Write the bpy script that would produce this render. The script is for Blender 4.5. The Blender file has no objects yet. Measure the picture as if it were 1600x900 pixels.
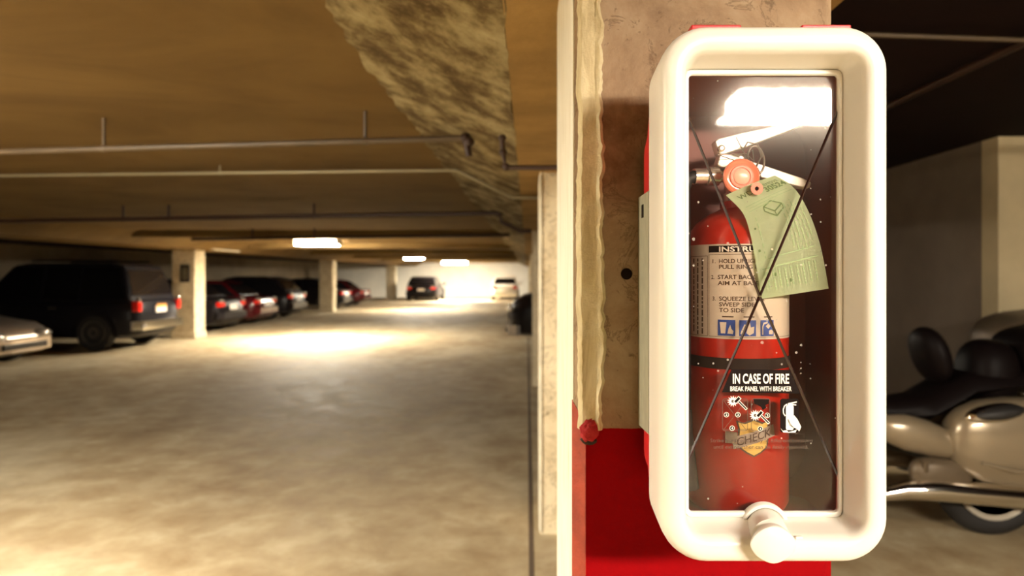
import bpy, bmesh, math, random
from mathutils import Vector, Matrix
random.seed(7)
R = math.radians
SC = bpy.context.scene
C = SC.collection

# ------------------------------------------------------------------ camera, world, exposure
F = 1065.0; VX, VY, EYE = 824.0, 430.0, 1.5
cd = bpy.data.cameras.new('camera'); cam = bpy.data.objects.new('camera', cd); C.objects.link(cam)
cam.location = (0, 0, EYE); cam.rotation_euler = (R(90), 0, 0)
cd.sensor_width = 36.0; cd.lens = F / 1600 * 36.0
cd.shift_x = -(VX - 800) / 1600; cd.shift_y = -(450 - VY) / 1600
cd.clip_start = 0.02; cd.clip_end = 200
cd.dof.use_dof = True; cd.dof.focus_distance = 0.825; cd.dof.aperture_fstop = 4.5
SC.camera = cam
w = bpy.data.worlds.new('world'); SC.world = w; w.use_nodes = True
w.node_tree.nodes['Background'].inputs[0].default_value = (0.010, 0.006, 0.004, 1)
w.node_tree.nodes['Background'].inputs[1].default_value = 0.3
SC.view_settings.view_transform = 'Standard'; SC.view_settings.look = 'None'
SC.view_settings.gamma = 1.0; SC.view_settings.use_curve_mapping = False
SC.view_settings.exposure = 1.0
KEY = (1.0, 0.89, 0.73); WARM = (1.0, 0.90, 0.73)
KEY_STRENGTH = 112.0; AISLE_STRENGTH = 235.0

def at(px, py, Y):
    return Vector(((px - VX) * Y / F, Y, EYE - (py - VY) * Y / F))

# ------------------------------------------------------------------ materials
MATS = {}
def mat(name, col, rough=0.6, metal=0.0, coat=0.0, emit=None, estr=0.0, var=0.0, scale=8.0, bump=0.0, bscale=60.0, spec=0.5, dark=None, detail=6, alpha=1.0):
    """principled material; var mixes in a darker/lighter noise tone, bump adds fine relief"""
    if name in MATS: return MATS[name]
    m = bpy.data.materials.new(name); m.use_nodes = True; nt = m.node_tree; b = nt.nodes['Principled BSDF']
    b.inputs['Base Color'].default_value = (*col, 1); b.inputs['Roughness'].default_value = rough
    b.inputs['Metallic'].default_value = metal; b.inputs['Coat Weight'].default_value = coat
    b.inputs['Specular IOR Level'].default_value = spec
    if alpha < 1: b.inputs['Alpha'].default_value = alpha
    if emit:
        b.inputs['Emission Color'].default_value = (*emit, 1); b.inputs['Emission Strength'].default_value = estr
    if var or bump:
        tc = nt.nodes.new('ShaderNodeTexCoord')
    if var:
        n = nt.nodes.new('ShaderNodeTexNoise'); n.inputs['Scale'].default_value = scale; n.inputs['Detail'].default_value = detail
        n.inputs['Roughness'].default_value = 0.62
        nt.links.new(tc.outputs['Object'], n.inputs['Vector'])
        r = nt.nodes.new('ShaderNodeValToRGB'); r.color_ramp.elements[0].position = 0.33; r.color_ramp.elements[1].position = 0.68
        d = dark if dark else tuple(c * (1 - var) for c in col)
        r.color_ramp.elements[0].color = (*d, 1); r.color_ramp.elements[1].color = (*tuple(min(1, c * (1 + var * .3)) for c in col), 1)
        nt.links.new(n.outputs['Fac'], r.inputs['Fac']); nt.links.new(r.outputs['Color'], b.inputs['Base Color'])
    if bump:
        n2 = nt.nodes.new('ShaderNodeTexNoise'); n2.inputs['Scale'].default_value = bscale; n2.inputs['Detail'].default_value = 5
        nt.links.new(tc.outputs['Object'], n2.inputs['Vector'])
        bp = nt.nodes.new('ShaderNodeBump'); bp.inputs['Strength'].default_value = bump; bp.inputs['Distance'].default_value = 0.01
        nt.links.new(n2.outputs['Fac'], bp.inputs['Height']); nt.links.new(bp.outputs['Normal'], b.inputs['Normal'])
    MATS[name] = m; return m

def ramp(nt, fac, stops, interp='LINEAR'):
    r = nt.nodes.new('ShaderNodeValToRGB'); cr = r.color_ramp; cr.interpolation = interp
    while len(cr.elements) < len(stops): cr.elements.new(0.5)
    for e, (p, c) in zip(cr.elements, stops): e.position = p; e.color = (*c, 1) if len(c) == 3 else c
    nt.links.new(fac, r.inputs['Fac']); return r.outputs['Color']
def mixc(nt, fac, a, b, mode='MIX'):
    x = nt.nodes.new('ShaderNodeMix'); x.data_type = 'RGBA'; x.blend_type = mode
    if isinstance(fac, float): x.inputs[0].default_value = fac
    else: nt.links.new(fac, x.inputs[0])
    for i, v in ((6, a), (7, b)):
        if isinstance(v, tuple): x.inputs[i].default_value = (*v, 1)
        else: nt.links.new(v, x.inputs[i])
    return x.outputs[2]
def noise(nt, vec, scale, detail=6, rough=0.6, dist=0.0):
    n = nt.nodes.new('ShaderNodeTexNoise'); n.inputs['Scale'].default_value = scale; n.inputs['Detail'].default_value = detail
    n.inputs['Roughness'].default_value = rough; n.inputs['Distortion'].default_value = dist
    nt.links.new(vec, n.inputs['Vector']); return n.outputs['Fac']
def mapping(nt, vec, sc=(1, 1, 1)):
    m = nt.nodes.new('ShaderNodeMapping'); m.inputs['Scale'].default_value = sc; nt.links.new(vec, m.inputs['Vector']); return m.outputs[0]
def base(name, rough=0.8, spec=0.3):
    m = bpy.data.materials.new(name); m.use_nodes = True; nt = m.node_tree; b = nt.nodes['Principled BSDF']
    b.inputs['Roughness'].default_value = rough; b.inputs['Specular IOR Level'].default_value = spec
    tc = nt.nodes.new('ShaderNodeTexCoord'); MATS[name] = m
    return m, nt, b, tc.outputs['Object']
def bumpn(nt, b, h, strength=0.4, dist=0.01):
    bp = nt.nodes.new('ShaderNodeBump'); bp.inputs['Strength'].default_value = strength; bp.inputs['Distance'].default_value = dist
    nt.links.new(h, bp.inputs['Height']); nt.links.new(bp.outputs['Normal'], b.inputs['Normal'])

def m_floor():
    m, nt, b, v = base('floor_concrete', 0.8, 0.18)
    big = noise(nt, mapping(nt, v, (1, .55, 1)), 0.55, 5, 0.6, 0.4)
    mid = noise(nt, v, 3.2, 8, 0.65, 0.3)
    fine = noise(nt, v, 40, 5, 0.7)
    c = ramp(nt, big, [(0.32, (0.20, 0.125, 0.06)), (0.50, (0.40, 0.31, 0.185)), (0.66, (0.66, 0.60, 0.44))])
    c = mixc(nt, 0.55, c, ramp(nt, mid, [(0.32, (0.24, 0.155, 0.075)), (0.55, (0.44, 0.36, 0.225)), (0.75, (0.64, 0.58, 0.42))]))
    c = mixc(nt, ramp(nt, fine, [(0.30, (0, 0, 0)), (0.36, (1, 1, 1))]), (0.2, 0.15, 0.09), c)
    nt.links.new(c, b.inputs['Base Color'])
    nt.links.new(ramp(nt, mid, [(0.3, (0.62,) * 3), (0.7, (0.85,) * 3)]), b.inputs['Roughness'])
    bumpn(nt, b, fine, 0.15, 0.004); return m
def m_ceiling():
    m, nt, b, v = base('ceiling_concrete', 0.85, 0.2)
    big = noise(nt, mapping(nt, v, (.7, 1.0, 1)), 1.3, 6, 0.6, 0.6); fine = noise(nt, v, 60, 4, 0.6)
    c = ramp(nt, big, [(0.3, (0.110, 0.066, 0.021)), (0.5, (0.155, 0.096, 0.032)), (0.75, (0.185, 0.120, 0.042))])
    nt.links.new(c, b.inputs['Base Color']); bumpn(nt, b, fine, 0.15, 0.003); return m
def m_patchy():
    m, nt, b, v = base('patchy_concrete', 0.9, 0.15)
    a = noise(nt, mapping(nt, v, (1, .6, 1)), 6.0, 9, 0.68, 0.0); f = noise(nt, v, 38, 6, 0.75)
    c = ramp(nt, a, [(0.40, (0.075, 0.05, 0.02)), (0.48, (0.15, 0.11, 0.05)), (0.56, (0.27, 0.22, 0.115)), (0.70, (0.40, 0.34, 0.20))])
    c = mixc(nt, ramp(nt, f, [(0.36, (0, 0, 0)), (0.44, (1, 1, 1))]), (0.22, 0.165, 0.085), c)
    nt.links.new(c, b.inputs['Base Color']); bumpn(nt, b, a, 0.7, 0.02); return m
def m_column(name, paint_z, concrete=((0.18, 0.11, 0.065), (0.34, 0.235, 0.145), (0.47, 0.36, 0.24))):
    """bare pinkish concrete; red paint below paint_z (metres above the floor)"""
    m, nt, b, v = base(name, 0.8, 0.08)
    a = noise(nt, v, 5, 8, 0.7, 0.4); f = noise(nt, v, 60, 6, 0.75); mm = noise(nt, v, 22, 7, 0.7, 0.6)
    c = ramp(nt, a, [(0.32, concrete[0]), (0.5, concrete[1]), (0.7, concrete[2])])
    c = mixc(nt, ramp(nt, mm, [(0.30, (0, 0, 0)), (0.36, (1, 1, 1))]), (0.19, 0.13, 0.08), c)
    vein = noise(nt, v, 14, 8, 0.75, 1.2)
    c = mixc(nt, ramp(nt, vein, [(0.40, (0, 0, 0)), (0.425, (.75,) * 3), (0.45, (0, 0, 0))]), c, (0.12, 0.075, 0.045))
    c = mixc(nt, ramp(nt, f, [(0.60, (0, 0, 0)), (0.72, (.5,) * 3)]), c, concrete[2])
    if paint_z:
        s = nt.nodes.new('ShaderNodeSeparateXYZ'); nt.links.new(v, s.inputs[0])
        ad = nt.nodes.new('ShaderNodeMath'); ad.operation = 'MULTIPLY_ADD'; ad.inputs[1].default_value = 0.006; nt.links.new(f, ad.inputs[0]); nt.links.new(s.outputs['Z'], ad.inputs[2])
        lt = nt.nodes.new('ShaderNodeMath'); lt.operation = 'LESS_THAN'; lt.inputs[1].default_value = paint_z + .003; nt.links.new(ad.outputs[0], lt.inputs[0])
        sp = ramp(nt, f, [(0.26, (0.16, 0.02, 0.015)), (0.31, (0.26, 0.0, 0.002)), (0.7, (0.29, 0.0, 0.002))])
        c = mixc(nt, lt.outputs[0], c, sp)
    nt.links.new(c, b.inputs['Base Color']); bumpn(nt, b, mm, 0.35, 0.004); return m
def m_strip():
    m, nt, b, v = base('rough_plaster', 0.9, 0.2)
    a = noise(nt, mapping(nt, v, (3, 3, .6)), 12, 8, 0.7, 0.5); f = noise(nt, v, 90, 6, 0.8)
    c = ramp(nt, a, [(0.3, (0.48, 0.37, 0.19)), (0.5, (0.72, 0.62, 0.38)), (0.7, (0.90, 0.82, 0.58))])
    nt.links.new(c, b.inputs['Base Color']); bumpn(nt, b, f, 0.8, 0.004); return m
def m_pane():
    """clear acrylic: see-through, mirror-like at the surface, slightly hazed and dusty"""
    m = bpy.data.materials.new('clear_acrylic'); m.use_nodes = True; nt = m.node_tree; nt.nodes.clear(); MATS['clear_acrylic'] = m
    out = nt.nodes.new('ShaderNodeOutputMaterial'); tc = nt.nodes.new('ShaderNodeTexCoord')
    tr = nt.nodes.new('ShaderNodeBsdfTransparent'); tr.inputs[0].default_value = (0.90, 0.84, 0.80, 1)
    g1 = nt.nodes.new('ShaderNodeBsdfGlossy'); g1.inputs['Roughness'].default_value = 0.03
    g2 = nt.nodes.new('ShaderNodeBsdfGlossy'); g2.inputs['Roughness'].default_value = 0.13; g2.inputs[0].default_value = (1, .9, .78, 1)
    df = nt.nodes.new('ShaderNodeBsdfDiffuse'); df.inputs[0].default_value = (0.85, 0.75, 0.65, 1)
    fr = nt.nodes.new('ShaderNodeFresnel'); fr.inputs[0].default_value = 1.5
    m1 = nt.nodes.new('ShaderNodeMixShader'); nt.links.new(fr.outputs[0], m1.inputs[0]); nt.links.new(tr.outputs[0], m1.inputs[1]); nt.links.new(g1.outputs[0], m1.inputs[2])
    m2 = nt.nodes.new('ShaderNodeMixShader'); m2.inputs[0].default_value = 0.009; nt.links.new(m1.outputs[0], m2.inputs[1]); nt.links.new(g2.outputs[0], m2.inputs[2])
    vo = nt.nodes.new('ShaderNodeTexVoronoi'); vo.inputs['Scale'].default_value = 170; vo.inputs['Randomness'].default_value = 1
    nt.links.new(tc.outputs['Object'], vo.inputs['Vector'])
    big = noise(nt, tc.outputs['Object'], 9, 3, 0.6)
    pick = nt.nodes.new('ShaderNodeSeparateColor'); nt.links.new(vo.outputs['Color'], pick.inputs[0])
    lim = nt.nodes.new('ShaderNodeMath'); lim.operation = 'MULTIPLY'; nt.links.new(ramp(nt, pick.outputs[0], [(0.80, (0,) * 3), (1.0, (0.34,) * 3)]), lim.inputs[0]); nt.links.new(ramp(nt, big, [(0.42, (0,) * 3), (0.62, (1,) * 3)]), lim.inputs[1])
    lt = nt.nodes.new('ShaderNodeMath'); lt.operation = 'LESS_THAN'; nt.links.new(vo.outputs['Distance'], lt.inputs[0]); nt.links.new(lim.outputs[0], lt.inputs[1])
    fac = nt.nodes.new('ShaderNodeMath'); fac.operation = 'MULTIPLY_ADD'; fac.inputs[1].default_value = 0.30; fac.inputs[2].default_value = 0.002; nt.links.new(lt.outputs[0], fac.inputs[0])
    m3 = nt.nodes.new('ShaderNodeMixShader'); nt.links.new(fac.outputs[0], m3.inputs[0]); nt.links.new(m2.outputs[0], m3.inputs[1]); nt.links.new(df.outputs[0], m3.inputs[2])
    nt.links.new(m3.outputs[0], out.inputs[0]); return m
m_floor(); m_ceiling(); m_patchy(); m_column('column_concrete', 1.275); m_column('painted_concrete', 0, ((0.50, 0.40, 0.25), (0.66, 0.56, 0.38), (0.74, 0.65, 0.46))); m_strip(); m_pane()
mat('beam_concrete', (0.36, 0.225, 0.08), .85, var=.35, scale=3, bump=.2, spec=.2)
mat('shaded_concrete', (0.014, 0.005, 0.0045), .9, var=.3, scale=2, bump=.2, spec=.15)  # ceiling concrete with the shade of the side bays put into its colour
mat('wall_dark', (0.12, 0.085, 0.06), .85, var=.2, scale=1.2, spec=.2)
mat('shaded_inside', (0.25, 0.075, 0.055), .5)  # inside of the red shell, its shade put into the colour
mat('wall_paint', (0.34, 0.27, 0.18), .8, var=.2, scale=1.2, spec=.2)
mat('wall_pale', (0.84, 0.80, 0.70), .8, var=.12, scale=1.0, spec=.2)
mat('wall_tan', (0.60, 0.49, 0.30), .8, var=.2, scale=1.2, spec=.2)
mat('wall_grey', (0.20, 0.155, 0.115), .8, var=.2, scale=1.2, spec=.2)
mat('side_paint', (0.80, 0.74, 0.58), .7, var=.22, scale=9, bump=.15, bscale=90)
mat('white_plastic', (0.80, 0.765, 0.69), .32, coat=.15)
mat('red_plastic', (0.50, 0.012, 0.012), .4)
mat('galvanised', (0.42, 0.42, 0.31), .45, metal=.35, var=.18, scale=40)
mat('red_enamel', (0.46, 0.020, 0.008), .28, coat=.4)
mat('label_paper', (0.62, 0.55, 0.44), .45)
mat('ink_black', (0.010, 0.005, 0.004), .6, spec=.08)
mat('ink_brown', (0.10, 0.06, 0.04), .5)
mat('ink_white', (0.90, 0.84, 0.74), .5)
mat('ink_blue', (0.03, 0.075, 0.32), .45)
mat('tag_paper', (0.68, 0.84, 0.56), .65)
mat('tag_ink', (0.13, 0.22, 0.07), .7)
mat('tag_faint', (0.42, 0.63, 0.33), .7)
mat('silver', (0.82, 0.79, 0.72), .25, metal=.85)
mat('handle_paint', (0.86, 0.83, 0.76), .3, metal=.2)
mat('wire', (0.35, 0.30, 0.25), .3, metal=.8)
mat('seal_plastic', (0.85, 0.24, 0.14), .2, coat=.5)
mat('seal_pale', (0.86, 0.55, 0.42), .25)
mat('gold', (0.86, 0.62, 0.17), .45, metal=.2)
mat('ribbon_grey', (0.42, 0.36, 0.29), .5)
mat('rubber', (0.012, 0.010, 0.009), .6)
mat('band_brown', (0.035, 0.024, 0.018), .6, spec=.15)
mat('score', (0.022, 0.006, 0.006), .06, coat=.6)
mat('pipe_paint', (0.085, 0.055, 0.027), .5, var=.3, scale=3)
mat('pipe_dark', (0.035, 0.014, 0.008), .5)
mat('conduit', (0.30, 0.26, 0.16), .4, metal=.4)
mat('fixture', (0.75, 0.70, 0.58), .5)
mat('tube_off', (0.80, 0.74, 0.60), .4)
mat('tube_on', (1, .95, .85), .5, emit=WARM, estr=AISLE_STRENGTH)
mat('tube_key', (1, .95, .85), .5, emit=KEY, estr=KEY_STRENGTH)
mat('glass_dark', (0.008, 0.007, 0.008), .08, spec=.35)
mat('tyre', (0.014, 0.012, 0.011), .75)
mat('alloy', (0.16, 0.14, 0.12), .4, metal=.8)
mat('chrome', (0.85, 0.82, 0.76), .12, metal=1.0)
mat('tail_red', (0.75, 0.02, 0.012), .12, coat=.8)
mat('lamp_clear', (0.45, 0.41, 0.36), .12, metal=.6, coat=.8)
mat('plate_white', (0.85, 0.80, 0.72), .4)
mat('plate_orange', (0.75, 0.32, 0.06), .4)
mat('paint_black', (0.008, 0.006, 0.007), .3, coat=.1, spec=.18)
mat('paint_navy', (0.010, 0.009, 0.012), .32, coat=.08, spec=.15)
mat('paint_red', (0.07, 0.003, 0.005), .26, coat=.3, spec=.3)
mat('paint_silver', (0.46, 0.38, 0.30), .28, metal=.7, coat=.6)
mat('paint_white', (0.80, 0.74, 0.62), .3, coat=.5)
mat('champagne', (0.27, 0.21, 0.135), .3, metal=.35, coat=.7)
mat('rim_bright', (0.62, 0.56, 0.46), .3, metal=.4)
mat('bike_tan', (0.13, 0.095, 0.06), .4, metal=.3)
mat('leather', (0.005, 0.003, 0.003), .5, spec=.08)
mat('joint', (0.10, 0.065, 0.04), .9)
mat('stain_red', (0.42, 0.01, 0.012), .8, bump=.8, bscale=120)
mat('sign_dark', (0.05, 0.04, 0.03), .5)

# ------------------------------------------------------------------ mesh helpers
def tag(o, label=None, cat=None, group=None, kind=None):
    if label: o['label'] = label
    if cat: o['category'] = cat
    if group: o['group'] = group
    if kind: o['kind'] = kind
    return o
def empty(name, loc=(0, 0, 0), label=None, cat=None, group=None, rz=0):
    o = bpy.data.objects.new(name, None); C.objects.link(o); o.location = loc; o.rotation_euler = (0, 0, rz); o.empty_display_size = .05
    return tag(o, label, cat, group)
def link(name, bm, m, parent=None, smooth=None, world=True):
    """bmesh in world coords (or parent's local coords when world=False) -> one mesh object"""
    me = bpy.data.meshes.new(name); bmesh.ops.recalc_face_normals(bm, faces=bm.faces); bm.to_mesh(me); bm.free()
    me.materials.append(MATS[m])
    o = bpy.data.objects.new(name, me); C.objects.link(o)
    if smooth is not None:
        for p in me.polygons: p.use_smooth = True
        me.set_sharp_from_angle(angle=R(smooth))
    if parent is not None:
        o.parent = parent
        if world:
            bpy.context.view_layer.update(); o.matrix_parent_inverse = parent.matrix_world.inverted()
    return o
def bx(bm, x0, x1, y0, y1, z0, z1, bev=0.0):
    v = [bm.verts.new(p) for p in ((x0, y0, z0), (x1, y0, z0), (x1, y1, z0), (x0, y1, z0), (x0, y0, z1), (x1, y0, z1), (x1, y1, z1), (x0, y1, z1))]
    fs = [bm.faces.new([v[i] for i in f]) for f in ((0, 3, 2, 1), (4, 5, 6, 7), (0, 1, 5, 4), (1, 2, 6, 5), (2, 3, 7, 6), (3, 0, 4, 7))]
    if bev:
        es = list({e for f in fs for e in f.edges}); bmesh.ops.bevel(bm, geom=es, offset=bev, segments=2, profile=.5, affect='EDGES')
def box(name, x0, x1, y0, y1, z0, z1, m, parent=None, bev=0.0, smooth=None, world=True):
    bm = bmesh.new(); bx(bm, x0, x1, y0, y1, z0, z1, bev); return link(name, bm, m, parent, smooth, world)
def loft(bm, rings, cap0=True, cap1=True, closed=True):
    vs = [[bm.verts.new(p) for p in r] for r in rings]; n = len(rings[0])
    for a, b in zip(vs, vs[1:]):
        for i in range(n if closed else n - 1):
            j = (i + 1) % n
            try: bm.faces.new((a[i], a[j], b[j], b[i]))
            except ValueError: pass
    if cap0: bm.faces.new(vs[0])
    if cap1: bm.faces.new(vs[-1])
    return vs
def tube(bm, pts, r, n=10, cap=True):
    pts = [Vector(p) for p in pts]; rs = r if isinstance(r, (list, tuple)) else [r] * len(pts); rings = []
    prev = None
    for i, p in enumerate(pts):
        t = (pts[min(i + 1, len(pts) - 1)] - pts[max(i - 1, 0)]).normalized()
        if prev is None:
            a = Vector((0, 0, 1)) if abs(t.z) < .9 else Vector((1, 0, 0)); u = t.cross(a).normalized()
        else: u = (prev - t * prev.dot(t)).normalized()
        prev = u; v = t.cross(u)
        rings.append([p + (u * math.cos(k * 2 * math.pi / n) + v * math.sin(k * 2 * math.pi / n)) * rs[i] for k in range(n)])
    loft(bm, rings, cap, cap)
def lathe(bm, prof, c=(0, 0, 0), n=48, axis='Z', a0=0, a1=2 * math.pi):
    """prof [(r,h)] around an axis through c"""
    full = abs(a1 - a0 - 2 * math.pi) < 1e-6; k = n if full else n + 1; rings = []
    for r, h in prof:
        ring = []
        for i in range(k):
            a = a0 + (a1 - a0) * i / n; q = (r * math.cos(a), r * math.sin(a), h)
            if axis == 'Y': q = (q[0], h, q[1])
            if axis == 'X': q = (h, q[0], q[1])
            ring.append((c[0] + q[0], c[1] + q[1], c[2] + q[2]))
        rings.append(ring)
    loft(bm, rings, full, full, full)
def ell(bm, c, rx, ry, rz, n=20, m=12, rot=0.0, p=2.0):
    """superellipsoid, rotated about Y by rot"""
    def sp(v, e): return math.copysign(abs(v) ** e, v)
    e = 2.0 / p; ca, sa = math.cos(rot), math.sin(rot); rings = []
    for j in range(m + 1):
        f = -math.pi / 2 + math.pi * (j + .02) / (m + .04); ring = []
        for i in range(n):
            a = 2 * math.pi * i / n
            x = rx * sp(math.cos(f), e) * sp(math.cos(a), e); y = ry * sp(math.cos(f), e) * sp(math.sin(a), e); z = rz * sp(math.sin(f), e)
            ring.append((c[0] + x * ca + z * sa, c[1] + y, c[2] - x * sa + z * ca))
        rings.append(ring)
    loft(bm, rings)
def prism(bm, poly, d):
    """closed polygon of 3D points, extruded by vector d"""
    loft(bm, [[Vector(p) for p in poly], [Vector(p) + Vector(d) for p in poly]])
def rrect(cx, cz, hw, hh, r, Y, n=10):
    r = min(r, hw * .999, hh * .999); pts = []
    for k, (sx, sz) in enumerate(((1, 1), (-1, 1), (-1, -1), (1, -1))):
        for i in range(n + 1):
            a = k * math.pi / 2 + i / n * math.pi / 2
            pts.append((cx + sx * (hw - r) + r * math.cos(a), Y, cz + sz * (hh - r) + r * math.sin(a)))
    return pts
def text_mesh(s, h, sx=1.0, bold=0.0, space=1.0):
    """list of (verts2d, faces) for a line of lettering; cap height h, starts at x=0, baseline y=0"""
    cu = bpy.data.curves.new('lettering', 'FONT'); cu.body = s; cu.size = h / 0.73; cu.offset = bold * h; cu.space_character = space; cu.resolution_u = 3
    o = bpy.data.objects.new('lettering', cu); C.objects.link(o); bpy.context.view_layer.update()
    me = bpy.data.meshes.new_from_object(o.evaluated_get(bpy.context.evaluated_depsgraph_get()))
    V = [(v.co.x * sx, v.co.y) for v in me.vertices]; Fs = [tuple(p.vertices) for p in me.polygons]
    bpy.data.objects.remove(o); bpy.data.curves.remove(cu); bpy.data.meshes.remove(me)
    return V, Fs
def add2d(bm, VF, fn):
    V, Fs = VF; vs = [bm.verts.new(fn(x, y)) for x, y in V]
    for f in Fs:
        try: bm.faces.new([vs[i] for i in f])
        except ValueError: pass
def poly2d(bm, pts, fn):
    bm.faces.new([bm.verts.new(fn(x, y)) for x, y in pts])
def fit(VF, x0, x1, y):
    """stretch a text mesh so it spans x0..x1, baseline y"""
    V, Fs = VF; a = min(v[0] for v in V); b = max(v[0] for v in V); k = (x1 - x0) / (b - a)
    return [((v[0] - a) * k + x0, v[1] + y) for v in V], Fs

# ------------------------------------------------------------------ the setting
S = lambda o, lab=None: tag(o, lab, kind='structure')
S(box('floor', -14, 9.2, -9.2, 46.2, -.2, 0, 'floor_concrete'))
S(box('trim_1', .008, .034, 1.7, 46, 0, .003, 'joint'), 'dark joint line in the floor along the pillars')
S(box('ceiling', -8.6, -.60, -9.2, 46.2, 2.32, 2.5, 'ceiling_concrete'))
S(box('ceiling', -14, -8.6, -9.2, 46.2, 2.32, 2.5, 'shaded_concrete'))  # slab split off so the shade over the left bays is coloured in
S(box('ceiling', 1.15, 9.2, -9.2, 46.2, 2.62, 2.8, 'shaded_concrete'))  # coloured near black for the shade over the motorcycle bays
def haunch(name, xs, zs, m, y0=-9, y1=46, ny=1):
    bm = bmesh.new(); prism(bm, [(x, y0, z) for x, z in zip(xs, zs)], (0, y1 - y0, 0)); return link(name, bm, m)
b = S(haunch('beam', (-.054, .69, .69, -.054), (2.1, 2.1, 2.7, 2.7), 'beam_concrete'), 'tan concrete beam over the near row of pillars')
bm = bmesh.new(); rh = random.Random(11); rings = []; y = -9.0; ja = jb = 0
while y < 46:
    ja = ja * .7 + rh.uniform(-.014, .014); jb = jb * .7 + rh.uniform(-.005, .005)
    rings.append([(-.62 + ja, y, 2.318), (-.45, y, 2.258), (-.25, y, 2.178), (-.052 + jb, y, 2.0985), (-.052 + jb, y, 2.4), (-.62 + ja, y, 2.4)]); y += .06 if 0 < y < 9 else 1.0
loft(bm, rings); o = link('haunch', bm, 'patchy_concrete', b)
bm = bmesh.new(); prism(bm, [(.69, -9, 2.1), (1.2, -9, 2.625), (1.2, -9, 2.7), (.69, -9, 2.7)], (0, 55, 0)); o = link('haunch', bm, 'beam_concrete', b)
b = S(haunch('beam', (-8.6, -7.55, -7.0, -9.2), (2.1, 2.1, 2.33, 2.33), 'ceiling_concrete'), 'concrete beam over the far row of pillars')
for y in (12.4, 17.6, 22.6, 28.0, 33.5):
    S(box('beam', -7.2, -.45, y, y + .35, 2.2, 2.33, 'ceiling_concrete'))
S(box('wall_left', -14.2, -13.6, -9.2, 46.2, 0, 2.6, 'wall_paint'))
S(box('wall_back', -14, 9, 46, 46.3, 0, 2.8, 'wall_pale'))
S(box('wall_front', -14, 9, -9.3, -9, 0, 2.8, 'wall_dark'))
S(box('wall_right', 3.80, 4.0, 5.7, 10.5, 0, 2.64, 'wall_grey'))
S(box('wall_right', 3.80, 9.2, 5.5, 5.7, 0, 2.64, 'wall_tan'))
S(box('wall_right', 9.0, 9.3, -9.2, 5.6, 0, 2.64, 'wall_dark'))
S(box('wall_right', 6.2, 6.4, 10.3, 46.2, 0, 2.64, 'wall_grey'))
S(box('wall_right', 3.80, 6.4, 10.3, 10.5, 0, 2.64, 'wall_grey'))
# (the far column row)
def pillar(x1, y, lab, m='painted_concrete', wx=.55, wy=.52, sign=None):
    o = box('column', x1 - wx, x1, y, y + wy, 0, 2.12, m, bev=.02); S(o, lab); o['category'] = 'pillar'
    box('baseboard', x1 - wx - .02, x1 + .02, y - .02, y + wy + .02, 0, .14, m, o, bev=.015)
    return o
p1 = pillar(-7.85, 16.1, 'pale square pillar with a dark sign between the dark SUV and the sedan')
pillar(-7.85, 27.5, 'pale pillar farther down the row beside the red-lit cars')
pillar(-7.95, 41.0, 'distant pillar beside the bright end wall')
# sign on the nearest of them
a = at(282, 413, 16.08); c_ = at(297, 441, 16.08)
sg = box('number_sign', a.x, c_.x, 16.05, 16.085, c_.z, a.z, 'sign_dark'); tag(sg, 'small dark number sign on the pale pillar', 'sign')
bm = bmesh.new(); tv = fit(text_mesh('8', .26, bold=.01), a.x + .05, c_.x - .05, c_.z + .08); add2d(bm, tv, lambda x, y: (x, 16.047, y)); link('lettering', bm, 'conduit', sg)

# near column row: X 0.07 .. 0.48
CX0, CX1 = .070, .480
def near_column(y0, depth, m, lab, rough=False):
    ch = .0145; bm = bmesh.new()
    prof = [(CX0, y0 + ch), (CX0 + ch, y0), (CX1 - ch - .028, y0), (CX1 - .028, y0 + ch), (CX1 - .028, y0 + depth), (CX0, y0 + depth)]
    prism(bm, [(x, y, 0) for x, y in prof], (0, 0, 2.12)); o = link('column', bm, m); S(o, lab); o['category'] = 'pillar'; return o
nc = near_column(1.0, .56, 'column_concrete', 'near concrete pillar painted red below, carrying the extinguisher cabinet')
# pale painted side face of the near column, with the red skirt under it
ms, nt, bs, vv = base('pillar_side_paint', .7, .3)
q = noise(nt, mapping(nt, vv, (4, 4, .8)), 7, 8, .7, .4)
cc = ramp(nt, q, [(0.3, (0.66, 0.61, 0.46)), (0.5, (0.84, 0.81, 0.69)), (0.7, (0.90, 0.88, 0.78))])
nt.links.new(cc, bs.inputs['Base Color']); bumpn(nt, bs, q, .25, .004)
box('side_coat', CX0 - .002, CX0 + .004, 1.016, 1.56, 0, 2.12, 'pillar_side_paint', nc)
# red painted chamfer skirt, in a lighter red that imitates light on it
mr = mat('red_lit', (0.42, 0.055, 0.02), .7, var=.3, scale=30, bump=.3)
bm = bmesh.new(); z1 = 1.5 - (648 - VY) / F * 1.005
loft(bm, [[(CX0 - .0035, 1.0175, 0), (CX0 + .0150, .9975, 0), (CX0 + .017, 1.004, 0), (CX0 + .004, 1.02, 0)], [(CX0 - .0035, 1.0175, z1 + .02), (CX0 + .0150, .9975, z1 - .012), (CX0 + .017, 1.004, z1 - .012), (CX0 + .004, 1.02, z1 + .02)]])
link('red_skirt', bm, 'red_lit', nc)
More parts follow.
